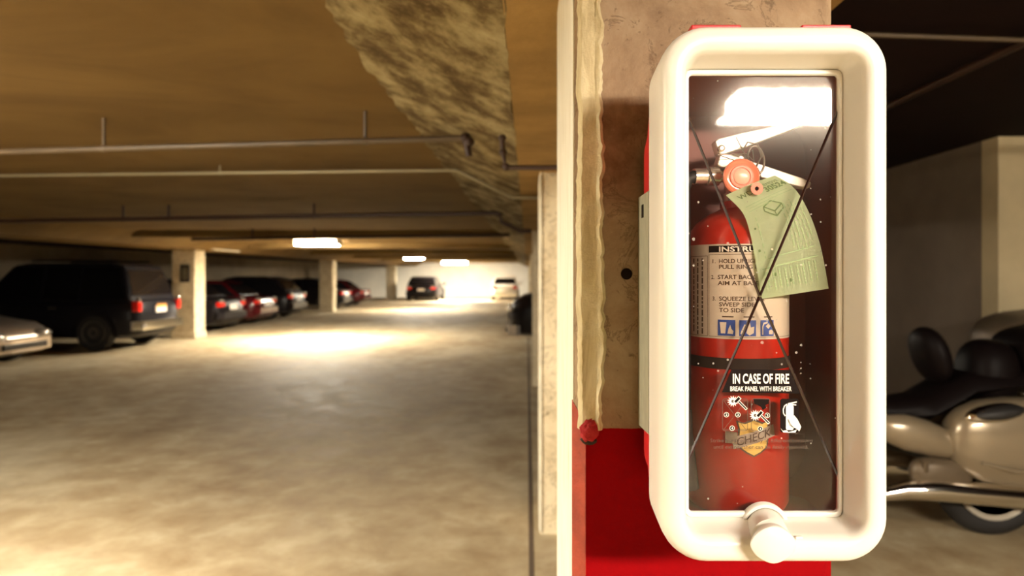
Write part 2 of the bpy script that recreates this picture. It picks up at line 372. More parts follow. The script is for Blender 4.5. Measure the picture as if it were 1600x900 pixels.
# rough plaster strip hanging over the corner, ragged edge
bm = bmesh.new(); rnd = random.Random(3); zz = [1.274 + i * .006 for i in range(142)]; rings = []
jr = jl = jm = 0
for z in zz:
    jr = jr * .75 + rnd.uniform(-.0022, .0022); jl = jl * .8 + rnd.uniform(-.0008, .0008); jm = jm * .8 + rnd.uniform(-.001, .001)
    xr = .1115 + jr + .001 * math.sin(z * 9); xl = .0755 + jl; d = .006 + abs(jm) * 1.2
    rings.append([(xl - .006, 1.03, z), (xl, 1.003 - .002, z), (xl + .004, .999 - d * .5, z), (xl + .012, .9985 - d * .6 + jm, z), (.099 + jm, .9975 - d * .5, z), (xr - .005, .996 - d, z), (xr - .001, .9975 - d * .7, z), (xr + .001, 1.002, z)])
loft(bm, rings); link('plaster_strip', bm, 'rough_plaster', nc, 35)
bm = bmesh.new(); ell(bm, at(921, 672, .995), .014, .008, .017, 14, 10, .2)
for v in bm.verts: v.co += Vector((rnd.uniform(-1, 1), rnd.uniform(-.5, .5), rnd.uniform(-1, 1))) * .0018
link('paint_blob', bm, 'stain_red', nc, 40)
bm = bmesh.new(); ell(bm, at(920, 688, .998), .012, .006, .006, 14, 8)
for v in bm.verts: v.co += Vector((rnd.uniform(-1, 1), rnd.uniform(-.5, .5), rnd.uniform(-1, 1))) * .0012
link('paint_blob', bm, 'band_brown', nc, 40)
# bolt hole in the face
bm = bmesh.new(); hp = at(979, 428, .9992); lathe(bm, [(.0085, -.0006), (.0085, .0004), (.006, .0006)], (hp.x, hp.y, hp.z), 20, 'Y'); link('bolt_hole', bm, 'ink_black', nc)
n2 = near_column(3.95, .56, 'painted_concrete', 'second pale pillar behind the near red-skirted pillar')
box('side_coat', CX0 - .004, CX0 + .012, 3.935, 4.0, 0.02, 2.08, 'side_paint', n2, bev=.003)
for y, lab in ((9.2, 'third pillar of the near row, mostly hidden'), (19.5, 'fourth pillar of the near row'), (30, 'fifth pillar of the near row'), (41, 'last pillar of the near row')):
    near_column(y, .56, 'painted_concrete', lab)

# ------------------------------------------------------------------ lamps
def fixture(x, y, z, L, along, m, label, group, wdt=.24, lens=.085):
    r = empty('ceiling_light', (x, y, z), label, 'light', group)
    def B(name, l, wd, z0, z1, mm, bev=0):
        hx, hy = (l / 2, wd / 2) if along == 'X' else (wd / 2, l / 2)
        return box(name, -hx, hx, -hy, hy, z0, z1, mm, r, bev, world=False)
    B('housing', L, wdt * .8, -.035, 0, 'fixture', .006)
    d = B('diffuser', L - .04, wdt, -.035 - lens, -.036, m, .02)
    for s in (-1, 1):
        e = s * (L / 2 - .01)
        if along == 'X': box('end_cap', e - .012, e + .012, -wdt / 2 - .004, wdt / 2 + .004, -.04 - lens, 0, 'fixture', r, .005, world=False)
        else: box('end_cap', -wdt / 2 - .004, wdt / 2 + .004, e - .012, e + .012, -.04 - lens, 0, 'fixture', r, .005, world=False)
    return r
fixture(-4.87, 15.9, 2.318, 0.98, 'X', 'tube_on', 'glowing ceiling light over the aisle, nearest and brightest in view', 'lit aisle lights', .55)
fixture(-4.9, 29.6, 2.318, 0.9, 'X', 'tube_on', 'small glowing ceiling light over the middle of the aisle', 'lit aisle lights', .4)
fixture(-4.3, 40.6, 2.318, 1.5, 'X', 'tube_on', 'glowing ceiling light in front of the bright end wall', 'lit aisle lights', .6, .11)
fixture(-7.55, 16.95, 2.20, 1.5, 'Y', 'tube_off', 'unlit ceiling light beside the pillar with the number sign', 'unlit lights', .16, .06)
fixture(-3.1, 1.35, 2.318, 0.85, 'X', 'tube_on', 'glowing ceiling light over the aisle outside the picture', 'lit aisle lights', .36)
fixture(2.26, -2.45, 2.618, 2.25, 'X', 'tube_key', 'bright ceiling light mirrored in the cabinet pane', 'lit bay lights', .26, .15)

# ------------------------------------------------------------------ pipes on the ceiling
def pipe(name, pts, r, m, label, group, hang=(), top=2.32, elbows=(), mm=None):
    o = empty(name, pts[0], label, 'pipe', group); bm = bmesh.new(); tube(bm, pts, r, 12); link('run', bm, m, o, 40)
    for p in elbows:
        bm = bmesh.new(); ell(bm, p, r * 1.55, r * 1.55, r * 1.55, 14, 8); link('elbow', bm, mm or m, o, 60)
    for h in hang:
        h = Vector(h); bm = bmesh.new(); tube(bm, [h, (h.x, h.y, top)], r * .6, 8); link('hanger', bm, mm or m, o)
        bm = bmesh.new(); lathe(bm, [(r * 1.02, -.012), (r * 1.25, -.012), (r * 1.25, .012), (r * 1.02, .012)], h, 16, 'X'); link('clamp', bm, mm or m, o)
    return o
A0, A1 = at(-60, 239, 3.65), at(727, 216, 3.35)
g = 'pipes under the ceiling'
AX = A1 + (A0 - A1) * 2.4
pipe('ceiling_pipe', [AX, A1], .016, 'pipe_paint', 'sprinkler pipe crossing the ceiling to a dropped elbow', g, [A0.lerp(A1, .815), A0.lerp(A1, .3)], 2.32)
pipe('ceiling_pipe', [A1, at(733, 244, 3.35)], .017, 'pipe_dark', 'dark pipe elbow dropping from the sprinkler pipe by the beam', g, elbows=[A1, at(733, 222, 3.35)])
pipe('ceiling_pipe', [at(784, 212, 2.85), at(786, 240, 2.85), at(791, 262, 2.85), at(905, 262, 2.85)], .011, 'pipe_dark', 'dark pipe turning from the beam toward the second pillar', g, elbows=[at(785, 216, 2.85), at(791, 261, 2.85), at(786, 238, 2.85)])
B0, B1 = at(-40, 275, 5.2), at(712, 266, 5.0)
pipe('ceiling_conduit', [B1 + (B0 - B1) * 1.9, B1, at(802, 309, 5.0), at(842, 309, 5.0)], .011, 'conduit', 'pale thin conduit crossing the ceiling and stepping down the beam', g, [B0.lerp(B1, .52)], 2.32)
D0, D1 = at(-30, 346, 8.2), at(780, 333, 7.6)
pipe('ceiling_pipe', [D1 + (D0 - D1) * 1.25, D1, at(783, 346, 7.6), at(812, 361, 7.6), at(830, 361, 7.6)], .026, 'pipe_dark', 'long dark pipe crossing the aisle beyond the pale conduit', g, [D0.lerp(D1, .29), D0.lerp(D1, .38), D0.lerp(D1, .66)], 2.32, [D1])
E0, E1 = at(300, 374, 12.2), at(796, 367, 11.5)
pipe('ceiling_pipe', [E0, E1], .03, 'pipe_dark', 'dark pipe crossing just before the nearest glowing aisle light', g, [E0.lerp(E1, .2), E0.lerp(E1, .4)], 2.32)
pipe('ceiling_pipe', [at(1200, 49, 3.05), at(2600, 97, 3.05)], .011, 'pipe_paint', 'thin pipe crossing the dark ceiling beside the cabinet', g)
pipe('ceiling_pipe', [(2.30, 1.2, 2.58), (2.30, 9, 2.58)], .022, 'pipe_dark', 'dark line running away along the ceiling over the motorcycles', g)  # thin dark tube laid as a dark line along the ceiling

# ------------------------------------------------------------------ extinguisher cabinet
KX, KZ = .2825, 1.4783
cab = empty('extinguisher_cabinet', (KX, 1.0, 1.178), 'white rounded extinguisher cabinet with clear panel on the red-skirted pillar', 'cabinet')
bm = bmesh.new()
spec = [(.1215, .2960, .040, .868), (.1275, .3030, .048, .868), (.1290, .3055, .050, .830), (.1298, .3070, .051, .800), (.1296, .3068, .051, .788), (.1280, .3052, .050, .7795), (.1250, .3022, .048, .7738), (.121, .298, .045, .7712),
        (.116, .292, .040, .7703), (.110, .285, .033, .7705), (.1055, .280, .027, .7722), (.1025, .2765, .023, .7760), (.1005, .2743, .019, .783), (.0985, .2722, .015, .795), (.0943, .268, .009, .815), (.0933, .2668, .007, .8185), (.0905, .264, .006, .819), (.0905, .264, .006, .824), (.1215, .2950, .040, .826)]
loft(bm, [rrect(KX, KZ, a, b_, r, Y, 10) for a, b_, r, Y in spec], False, False)
link('cover', bm, 'white_plastic', cab, 50)
bm = bmesh.new()
spec = [(.1240, .2985, .045, .866), (.1240, .2985, .045, .872), (.1215, .285, .05, .90), (.118, .262, .06, .94), (.1165, .252, .06, .970), (.112, .248, .058, .970), (.114, .258, .06, .94), (.1175, .281, .05, .90), (.120, .294, .043, .866)]
rings = [rrect(KX, KZ - (Y - .866) * .16, a, b_ + (Y - .866) * .16, r, Y, 10) for a, b_, r, Y in spec]
loft(bm, rings + [rings[0]], False, False)
link('back_shell', bm, 'red_plastic', cab, 50)
bm = bmesh.new(); loft(bm, [rrect(KX, KZ - max(0, Y - .866) * .16, a, b_ + max(0, Y - .866) * .16, r, Y, 10) for a, b_, r, Y in ((.1195, .2935, .042, .8265), (.1195, .2935, .042, .866), (.117, .280, .05, .90), (.1135, .257, .06, .94), (.1115, .247, .058, .966))], False, True); link('shaded_inside', bm, 'shaded_inside', cab, 50)  # added inner skin, darkened to imitate shade inside the red shell
for p, q_ in ((1079, 1157), (1251, 1328)):
    a = at(p, 45, .792); c_ = at(q_, 42, .792)
    bm = bmesh.new(); bx(bm, a.x, c_.x, .788, .866, 1.772, EYE + .2900, .0015); link('hanging_tab', bm, 'red_plastic', cab)
# mounting bracket: two flanges and a back plate against the pillar
br = box('mounting_bracket', .163, .402, .972, .9995, 1.5 - .20, 1.5 + .105, 'galvanised', cab)
zt, zb = EYE + .114, EYE - .224
bm = bmesh.new()
prism(bm, [(.1545, .869, EYE + .1075), (.1625, .9995, EYE + .1135), (.1625, .9995, EYE - .2185), (.1545, .869, EYE - .203)], (.0022, 0, 0)); fl = link('flange', bm, 'galvanised', br)
bm = bmesh.new(); prism(bm, [(.4105, .869, EYE + .1075), (.4025, .9995, EYE + .1135), (.4025, .9995, EYE - .2185), (.4105, .869, EYE - .203)], (-.0022, 0, 0)); link('flange', bm, 'galvanised', br)
sp_ = at(1005, 330, .932); bm = bmesh.new(); bx(bm, sp_.x - .0016, sp_.x - .0002, .926, .938, sp_.z - .009, sp_.z + .009, .0005); link('slot', bm, 'ink_black', br)
# pane scored into four triangles
PY = .8195; PT = .0018
ctr = at(1187, 463, PY); tl = at(1072, 172, PY); tr_ = at(1311, 168, PY); bl = at(1073, 728, PY); brr = at(1309, 748, PY)
x0, x1, z0, z1 = KX - .0925, KX + .0925, KZ - .266, KZ + .266
tl.x = bl.x = x0; tr_.x = brr.x = x1
P2 = lambda v: (v.x, v.z)
for poly in ([(x0, z1), (x1, z1), P2(tr_), P2(ctr), P2(tl)], [P2(tl), P2(ctr), P2(bl)], [P2(tr_), P2(brr), P2(ctr)], [P2(bl), P2(ctr), P2(brr), (x1, z0), (x0, z0)]):
    bm = bmesh.new(); bm.faces.new([bm.verts.new((x, PY, z)) for x, z in poly]); link('pane', bm, 'clear_acrylic', cab)
for e in (tl, tr_, bl, brr):
    d = (e - ctr).normalized(); n_ = Vector((d.z, 0, -d.x)); wv = .0017
    bm = bmesh.new(); rings = []
    for p in (ctr + d * .001, e): rings.append([p + n_ * wv + Vector((0, -.0001, 0)), p + Vector((0, -.0016, 0)), p - n_ * wv + Vector((0, -.0001, 0)), p + Vector((0, .0012, 0))])
    loft(bm, rings); link('score_line', bm, 'score', cab)
bm = bmesh.new(); loft(bm, [rrect(KX, KZ, a, b_, r, Y, 10) for a, b_, r, Y in ((.0946, .2682, .008, .8188), (.0938, .2672, .008, .8140), (.0932, .2662, .0075, .8132), (.0905, .2622, .006, .8132), (.0898, .2612, .0055, .8140), (.0896, .2610, .005, .8188))], False, False); link('pane_bead', bm, 'white_plastic', cab, 50)
# printed warning on the pane
DY = PY - .0006
def onpane(px, py, dy=0.0): p = at(px, py, DY - dy); return (p.x, p.y, p.z)
def ppoly(name, pts, m, parent, dy=0.0, world=True):
    bm = bmesh.new(); bm.faces.new([bm.verts.new(onpane(x, y, dy)) for x, y in pts]); return link(name, bm, m, parent)
sign = ppoly('warning_sign', [(1143, 577), (1234, 578), (1250, 615), (1128, 613)], 'ink_black', cab)
PX = DY / F
def ptext(s, x0, x1, ybase, cap, m, parent, bold=.03, dy=.0003):
    bm = bmesh.new(); V, Fs = fit(text_mesh(s, cap, bold=bold), x0, x1, 0)
    add2d(bm, (V, Fs), lambda x, y: onpane(x, ybase - y, dy)); return link('lettering', bm, m, parent)
ptext('IN CASE OF FIRE', 1145, 1233, 599, 15.5, 'ink_white', sign, .035)
ptext('BREAK PANEL WITH BREAKER', 1141, 1237, 611, 7.6, 'ink_white', sign, .03)
pic = empty('pictograms', onpane(1190, 650)); pic.parent = cab; bpy.context.view_layer.update(); pic.matrix_parent_inverse = cab.matrix_world.inverted(); 
def circ(cx, cy, r, n=18, r2=None):
    return [(cx + (r if (i % 2 == 0 or r2 is None) else r2) * math.cos(2 * math.pi * i / n), cy + (r if (i % 2 == 0 or r2 is None) else r2) * math.sin(2 * math.pi * i / n)) for i in range(n)]
def rr2(xa, ya, xb, yb, r=4):
    out = []
    for k, (cx, cy) in enumerate(((xb - r, yb - r), (xa + r, yb - r), (xa + r, ya + r), (xb - r, ya + r))):
        for i in range(5):
            a = k * math.pi / 2 + i / 4 * math.pi / 2; out.append((cx + r * math.cos(a), cy + r * math.sin(a)))
    return out
# outlines of the two panel drawings
def outline(name, pts, wd, m, dy=.0001):
    bm = bmesh.new(); n = len(pts)
    for i in range(n):
        a = Vector(pts[i]); b_ = Vector(pts[(i + 1) % n]); d = (b_ - a)
        if d.length < 1e-6: continue
        nn = Vector((-d.y, d.x)).normalized() * wd / 2
        bm.faces.new([bm.verts.new(onpane(*q, dy)) for q in (a + nn, b_ + nn, b_ - nn, a - nn)])
    return link(name, bm, m, pic)
outline('outline', rr2(1129, 623, 1168, 673), .9, 'ink_brown'); outline('outline', rr2(1174, 623, 1203, 673), .9, 'ink_brown')
outline('outline', [(1131, 626), (1165, 671), (1131, 671), (1165, 626)], .7, 'ink_brown')
ppoly('broken_panel', [(1177, 623), (1202, 624), (1201, 631), (1196, 633), (1197, 637), (1192, 641), (1189, 636), (1184, 633), (1179, 631)], 'ink_black', pic)
for cx, cy in ((1145, 627), (1180, 649)):
    ppoly('burst', circ(cx, cy, 9.2, 26, 5.2), 'ink_white', pic, .0002)
    ppoly('number', circ(cx, cy, 2.4, 12), 'ink_brown', pic, .0003)
    a = Vector((cx + 7, cy - 2)); e = Vector((cx + 21, cy + 12))
    d = (e - a).normalized(); nn = Vector((-d.y, d.x))
    for k, m_ in ((1.0, 'ink_white'), (.0, 'ink_black')):
        ww = 1.0 + k; ppoly('hammer_handle', [tuple(a + nn * ww), tuple(e + nn * ww + d * k), tuple(e - nn * ww + d * k), tuple(a - nn * ww)], m_, pic, .0003 + .0001 * (1 - k))
        hw = 2.1 + k; ppoly('hammer_head', [tuple(a + nn * (5 + k) + d * hw), tuple(a - nn * (5 + k) + d * hw), tuple(a - nn * (5 + k) - d * hw), tuple(a + nn * (5 + k) - d * hw)], m_, pic, .00045 + .0001 * (1 - k))
for cx, cy, s in ((1135, 648, '2'), (1153, 648, '3'), (1199, 649, '3'), (1144, 669, '4'), (1188, 670, '4')):
    ppoly('number_disc', circ(cx, cy, 4.1), 'ink_white', pic, .0002); ppoly('number_disc', circ(cx, cy, 3.2), 'ink_black', pic, .0003)
    bm = bmesh.new(); V, Fs = fit(text_mesh(s, 3.8, bold=.02), cx - 1.4, cx + 1.4, 0); add2d(bm, (V, Fs), lambda x, y: onpane(x, cy + 1.9 - y, .0004)); link('lettering', bm, 'ink_white', pic)
ppoly('extinguisher_symbol', rr2(1219, 623, 1248, 676), 'ink_black', pic)
ppoly('symbol_bottle', rr2(1228, 633, 1240, 672, 3), 'ink_white', pic, .0002)
ppoly('symbol_handle', [(1231, 630), (1245, 627), (1245, 629), (1237, 631), (1244, 632), (1244, 633.5), (1235, 633), (1231, 633)], 'ink_white', pic, .0002)
bm = bmesh.new(); pts = [(1230, 631.5), (1226, 634), (1223.8, 640), (1224.3, 646), (1227, 650)]
for a, b_ in zip(pts, pts[1:]):
    a, b_ = Vector(a), Vector(b_); nn = Vector((a.y - b_.y, b_.x - a.x)).normalized() * .9; bm.faces.new([bm.verts.new(onpane(*q, .0002)) for q in (a + nn, b_ + nn, b_ - nn, a - nn)])
link('symbol_hose', bm, 'ink_white', pic)
ppoly('symbol_hand', [(1231, 655), (1232, 649), (1234, 651), (1236, 646), (1238, 650), (1241, 649), (1246, 655), (1250, 663), (1252, 667), (1249, 674), (1243, 669), (1236, 667), (1231, 662)], 'ink_white', pic, .0004)
outline('symbol_fingers', [(1231, 655), (1234, 664), (1240, 668), (1236, 664)], .6, 'ink_black', .0006)
ppoly('symbol_flame', [(1219, 668), (1223, 673), (1229, 672), (1232, 675), (1240, 673), (1245, 671), (1243, 676), (1224, 676)], 'ink_white', pic, .0001)
ptext('Strike hard repeatedly in different locations', 1110, 1270, 691, 6.0, 'ink_brown', cab, .0, 0)
ptext('until extinguisher can be easily removed.', 1115, 1263, 701, 6.0, 'ink_brown', cab, .0, 0)
# breaker knob with its arched socket
so = at(1193, 822, .818); bm = bmesh.new(); n = 22; rings = []
for r, Y in ((.0292, .8195), (.0292, .812), (.0280, .8105), (.0245, .8105), (.0235, .812), (.0235, .8195)):
    rings.append([(so.x + r * math.cos(a), Y, so.z + r * math.sin(a)) for a in [R(14) + R(152) * i / n for i in range(n + 1)]])
loft(bm, rings, False, False, False); link('socket_rim', bm, 'white_plastic', cab, 40)
ka = at(1194, 823, .8190); kb = at(1209, 852, .752); axis = (kb - ka); bm = bmesh.new(); rings = []
def dring(t, rx, rz, dia):
    p = ka + axis * t; out = []
    for i in range(40):
        a = 2 * math.pi * i / 40
        k = 1 / (abs(math.cos(a)) ** dia + abs(math.sin(a)) ** dia) ** (1 / dia)
        out.append((p.x + rx * k * math.cos(a), p.y, p.z + rz * k * math.sin(a)))
    return out
for t, rx, rz, dia in ((0, .0238, .0238, 2), (.30, .0230, .0230, 2), (.66, .0222, .0222, 2), (.70, .0195, .0195, 2), (.74, .0195, .0192, 2), (.78, .0230, .0200, 1.75), (.94, .0256, .0212, 1.7), (.985, .0250, .0205, 1.7), (1.0, .0235, .0190, 1.7)):
    rings.append(dring(t, rx, rz, dia))
loft(bm, rings); link('breaker_knob', bm, 'white_plastic', cab, 45)
pb = at(1247, 839, .7698); bm = bmesh.new(); bx(bm, pb.x - .004, pb.x + .004, .766, .7712, pb.z - .0016, pb.z + .0016, .001); link('breaker_clip', bm, 'white_plastic', cab)

# ------------------------------------------------------------------ fire extinguisher inside
EX, EY, ER = .276, .900, .065
ext = empty('fire_extinguisher', (EX, EY, 1.218), 'red fire extinguisher behind the clear panel of the white cabinet', 'extinguisher')
zt = 1.5 - (372 - 430) / F * .85
prof = [(.002, 1.200), (.052, 1.200), (.061, 1.203), (ER, 1.211), (ER, zt - .012), (ER * .985, zt - .002), (ER * .93, zt + .010), (ER * .80, zt + .022), (ER * .60, zt + .032), (ER * .40, zt + .038), (.021, zt + .041), (.021, zt + .050), (.002, zt + .050)]
bm = bmesh.new(); lathe(bm, prof, (EX, EY, 0), 64); link('cylinder', bm, 'red_enamel', ext, 40)
box('shelf', KX - .09, KX + .09, .84, .962, 1.1945, 1.1995, 'shaded_inside', cab)
def theta(px):
    lo, hi = R(-88), R(88); k = (px - VX) / F
    f = lambda t: (EX + ER * math.sin(t)) - k * (EY - ER * math.cos(t))
    lo, hi = R(-72), R(90)
    for _ in range(50):
        m_ = (lo + hi) / 2
        if f(m_) > 0: hi = m_
        else: lo = m_
    return (lo + hi) / 2
def cyl(th, z, e=.0004): return (EX + (ER + e) * math.sin(th), EY - (ER + e) * math.cos(th), z)
YF = EY - ER
zpx = lambda py: EYE - (py - VY) * (YF + .004) / F
def cpatch(name, t0, t1, z0, z1, m, parent, e=.0004, n=24):
    bm = bmesh.new(); vs = [[bm.verts.new(cyl(t0 + (t1 - t0) * i / n, z, e)) for i in range(n + 1)] for z in (z0, z1)]
    for i in range(n): bm.faces.new((vs[0][i], vs[0][i + 1], vs[1][i + 1], vs[1][i]))
    return link(name, bm, m, parent, 60)
lab = cpatch('instruction_label', R(-80), R(86), zpx(530), zpx(381), 'label_paper', ext, .0004, 40)
t0 = theta(1108)
cpatch('header', t0, R(62), zpx(394), zpx(383.5), 'ink_black', lab, .0007)
def ctext(s, t0, t1, py, cap, m, parent, e=.0008, bold=.02, up=False):
    bm = bmesh.new(); V, Fs = fit(text_mesh(s, cap * YF / F, bold=bold), t0, t1, 0); z = zpx(py)
    add2d(bm, (V, Fs), lambda x, y: cyl(x, z + y, e)); return link('lettering', bm, m, parent)
ctext('INSTRUCTIONS', theta(1124), R(46), 393, 8.2, 'ink_white', lab, .0011, .03)
tn, tt = theta(1115), theta(1124)
rows = [('1.', 'HOLD UPRIGHT', 411, 32), ('', 'PULL RING PIN', 420, 26), ('2.', 'START BACK 10', 436, 24), ('', 'AIM AT BASE OF FIRE', 445.5, 40), ('3.', 'SQUEEZE LEVER', 470, 18), ('', 'SWEEP SIDE', 479, None), ('', 'TO SIDE', 488, None)]
per = R(51) / 12.6
for nmb, s, py, _ in rows:
    t_ = tt - R(1.5) if py in (436, 445.5) else tt
    if nmb: ctext(nmb, t_ - R(7.5), t_ - R(4), py, 6.6, 'ink_brown', lab, bold=.005)
    ctext(s, t_, t_ + per * len(s) * .92, py, 6.8, 'ink_brown', lab, bold=.018)
def cframe(t0, t1, za, zb, m, parent, wd=.0005):
    bm = bmesh.new()
    for a0, a1, c0, c1 in ((t0, t1, za, za + wd), (t0, t1, zb - wd, zb), (t0, t0 + wd / ER, za, zb), (t1 - wd / ER, t1, za, zb)):
        n = 16; vs = [[bm.verts.new(cyl(a0 + (a1 - a0) * i / n, z, .0007)) for i in range(n + 1)] for z in (c0, c1)]
        for i in range(n): bm.faces.new((vs[0][i], vs[0][i + 1], vs[1][i + 1], vs[1][i]))
    return link('border', bm, m, parent)
cframe(t0, R(62), zpx(527), zpx(397), 'ink_brown', lab); cframe(R(-76), t0 - R(1.5), zpx(527), zpx(399), 'ink_brown', lab)
bm = bmesh.new()
for k in range(3):   # vertical small print in the side column
    a = R(-71) + k * R(7); z = zpx(403)
    while z > zpx(520):
        l = random.uniform(.003, .010)
        for q in (0,): bm.faces.new([bm.verts.new(cyl(*p)) for p in ((a, z, .0007), (a + R(2.2), z, .0007), (a + R(2.2), z - l, .0007), (a, z - l, .0007))])
        z -= l + .0015
o = link('small_print', bm, 'ink_brown', lab); o['kind'] = 'stuff'
for ca, cb, k in ((1122, 1149, 0), (1155, 1181, 1), (1188, 1208, 2)):
    ta, tb = theta(ca), theta(cb); za, zb = zpx(525), zpx(500)
    pg = cpatch('pictogram', ta, tb, za, zb, 'ink_blue', lab, .0008, 10)
    U = lambda u, v, e=.0012: cyl(ta + (tb - ta) * u, za + (zb - za) * v, e)
    shapes = [[[(.12, .85), (.5, .85), (.44, .15), (.18, .15)], [(.56, .15), (.62, .45), (.72, .7), (.78, .45), (.9, .3), (.86, .12)]],
              [[(.05, .15), (.3, .75), (.42, .68), (.2, .1)], [(.4, .2), (.5, .55), (.62, .85), (.68, .55), (.88, .6), (.85, .2), (.6, .05)]],
              [[(.1, .1), (.1, .6), (.2, .85), (.5, .9), (.5, .8), (.25, .75), (.18, .58), (.18, .1)], [(.35, .62), (.55, .8), (.72, .62), (.55, .45)], [(.6, .12), (.6, .34), (.78, .42), (.94, .3), (.9, .1)]]][k]
    for sh in shapes:
        bm = bmesh.new(); bm.faces.new([bm.verts.new(U(u, v)) for u, v in sh]); link('symbol', bm, 'label_paper', pg)
    cpatch('caption', ta + (tb - ta) * .25, tb - (tb - ta) * .1, zpx(496), zpx(494), 'ink_brown', lab, .0007, 6)
# dark band round the bottle and metal clamp band
def band(name, z0, z1, m, parent, e=.0014, a0=-180, a1=180):
    bm = bmesh.new(); n = 64
    rings = [[(EX + (ER + q) * math.sin(R(a0 + (a1 - a0) * i / n)), EY - (ER + q) * math.cos(R(a0 + (a1 - a0) * i / n)), z) for i in range(n)] for q, z in ((0.0002, z0), (e, z0 + .0004), (e, z1 - .0004), (.0002, z1))]
    loft(bm, rings, False, False); return link(name, bm, m, parent, 50)
band('dark_band', zpx(578), zpx(560), 'band_brown', ext)
cb_ = cpatch('clamp_band', theta(1134), theta(1152), zpx(692), zpx(674), 'silver', ext, .003, 8)
# shield sticker
sh0, sh1 = theta(1150), theta(1202)
def sh(u, v, e): return cyl(sh0 + (sh1 - sh0) * u, zpx(653 + v * 60), e)
def shape(name, pts, m, parent, e):
    bm = bmesh.new()
    # fan with subdivided outline so it follows the curve of the bottle
    cx = sum(p[0] for p in pts) / len(pts); cy = sum(p[1] for p in pts) / len(pts)
    dense = []
    for a, b_ in zip(pts, pts[1:] + pts[:1]):
        for i in range(4): dense.append((a[0] + (b_[0] - a[0]) * i / 4, a[1] + (b_[1] - a[1]) * i / 4))
    layers = [[bm.verts.new(sh(cx + (p[0] - cx) * k, cy + (p[1] - cy) * k, e)) for p in dense] for k in (.25, .5, .75, 1)]
    bm.faces.new(layers[0])
    for la, lb in zip(layers, layers[1:]):
        for i in range(len(dense)): j = (i + 1) % len(dense); bm.faces.new((la[i], la[j], lb[j], lb[i]))
    return link(name, bm, m, parent, 60)
SHP = [(.0, .06), (.22, .10), (.5, .0), (.78, .10), (1.0, .02), (.95, .22), (.96, .55), (.92, .76), (.72, .9), (.5, 1.0), (.28, .9), (.06, .76), (.04, .5), (.06, .25)]
sb = shape('shield_sticker', SHP, 'ink_brown', ext, .0008)
shape('shield_face', [(.5 + (x - .5) * .88, .5 + (y - .5) * .90) for x, y in SHP], 'gold', sb, .0014)
shape('ribbon', [(-.12, .50), (1.10, .16), (1.16, .46), (-.06, .80)], 'ribbon_grey', sb, .0020)
bm = bmesh.new(); V, Fs = fit(text_mesh('CHECK', 1, bold=.01), 0.02, 1.0, 0)
add2d(bm, (V, Fs), lambda x, y: sh(x, .72 - x * .28 - y * .22, .0026)); link('lettering', bm, 'ink_brown', sb)
# valve, levers, pin
zn = zt + .050
val = at(1150, 262, EY)
bm = bmesh.new(); lathe(bm, [(.002, zn - .002), (.019, zn - .002), (.019, zn + .010), (.0155, zn + .012), (.0155, val.z + .012), (.012, val.z + .016), (.002, val.z + .016)], (EX, EY, 0), 24); link('valve', bm, 'silver', ext, 40)
def lever(name, a, b_, h0, h1, wd, m, y):
    a = at(*a, y); b_ = at(*b_, y); d = (b_ - a).normalized(); nn = Vector((-d.z, 0, d.x)); bm = bmesh.new()
    rings = []
    for t, h in ((0, h0 * .8), (.04, h0), (.3, h0 * .92), (.9, h1), (1, h1 * .6)):
        p = a.lerp(b_, t); rings.append([p + nn * h + Vector((0, -wd, 0)), p - nn * h + Vector((0, -wd, 0)), p - nn * h + Vector((0, wd, 0)), p + nn * h + Vector((0, wd, 0))])
    loft(bm, rings); bmesh.ops.bevel(bm, geom=list(bm.edges), offset=.0012, segments=1, affect='EDGES'); return link(name, bm, m, ext)
LV = lever('top_lever', (1117, 233), (1246, 196), .0105, .0042, .010, 'handle_paint', .880)
lever('carry_handle', (1120, 250), (1262, 291), .0095, .0060, .010, 'handle_paint', .884)
bm = bmesh.new(); rp = at(1127, 232, .868); lathe(bm, [(.002, -.003), (.0045, -.002), (.0045, .004)], rp, 16, 'Y'); link('rivet', bm, 'silver', LV)
# outlet with hose
bm = bmesh.new(); tube(bm, [at(1150, 276, .888), at(1122, 276, .884), at(1121, 276, .884), at(1104, 276, .882), at(1103, 276, .882), at(1084, 276, .880)], [.008, .008, .0125, .0125, .0105, .0105], 18); link('hose_fitting', bm, 'silver', ext, 40)
bm = bmesh.new(); hp_ = [at(1086, 276, .880), at(1074, 280, .878), at(1066, 296, .876), at(1064, 330, .874), at(1064, 420, .872), at(1066, 540, .872), at(1068, 640, .872)]
hp_ = [Vector((max(p.x, .2005), p.y, p.z)) for p in hp_]; tube(bm, hp_, .0085, 12); link('hose', bm, 'rubber', ext, 60)
bm = bmesh.new(); n0 = hp_[-1]; tube(bm, [n0, n0 + Vector((0, 0, -.03)), n0 + Vector((.004, 0, -.10))], [.010, .011, .015], 16); link('nozzle', bm, 'rubber', ext, 60)
bm = bmesh.new()
ring_c = at(1181, 250, .862)
tube(bm, [ring_c + Vector((.0105 * math.cos(a), .004 * math.sin(a), .0185 * math.sin(a))) for a in [2 * math.pi * i / 24 for i in range(25)]], .0014, 8); link('ring_pin', bm, 'wire', ext, 60)
for k, pts in enumerate(([(1150, 214), (1156, 226), (1162, 238), (1172, 252)], [(1120, 241), (1140, 248), (1160, 256)], [(1121, 242), (1145, 241), (1166, 240), (1176, 250)], [(1160, 236), (1168, 222), (1184, 226), (1190, 244), (1182, 260)], [(1164, 244), (1176, 234), (1178, 252), (1172, 262), (1164, 252)], [(1184, 262), (1188, 272), (1191, 280)])):
    bm = bmesh.new(); tube(bm, [at(*p, .860 - .001 * k) for p in pts], .0006 if k != 3 else .0011, 6); link('seal_wire', bm, 'wire', ext, 60)

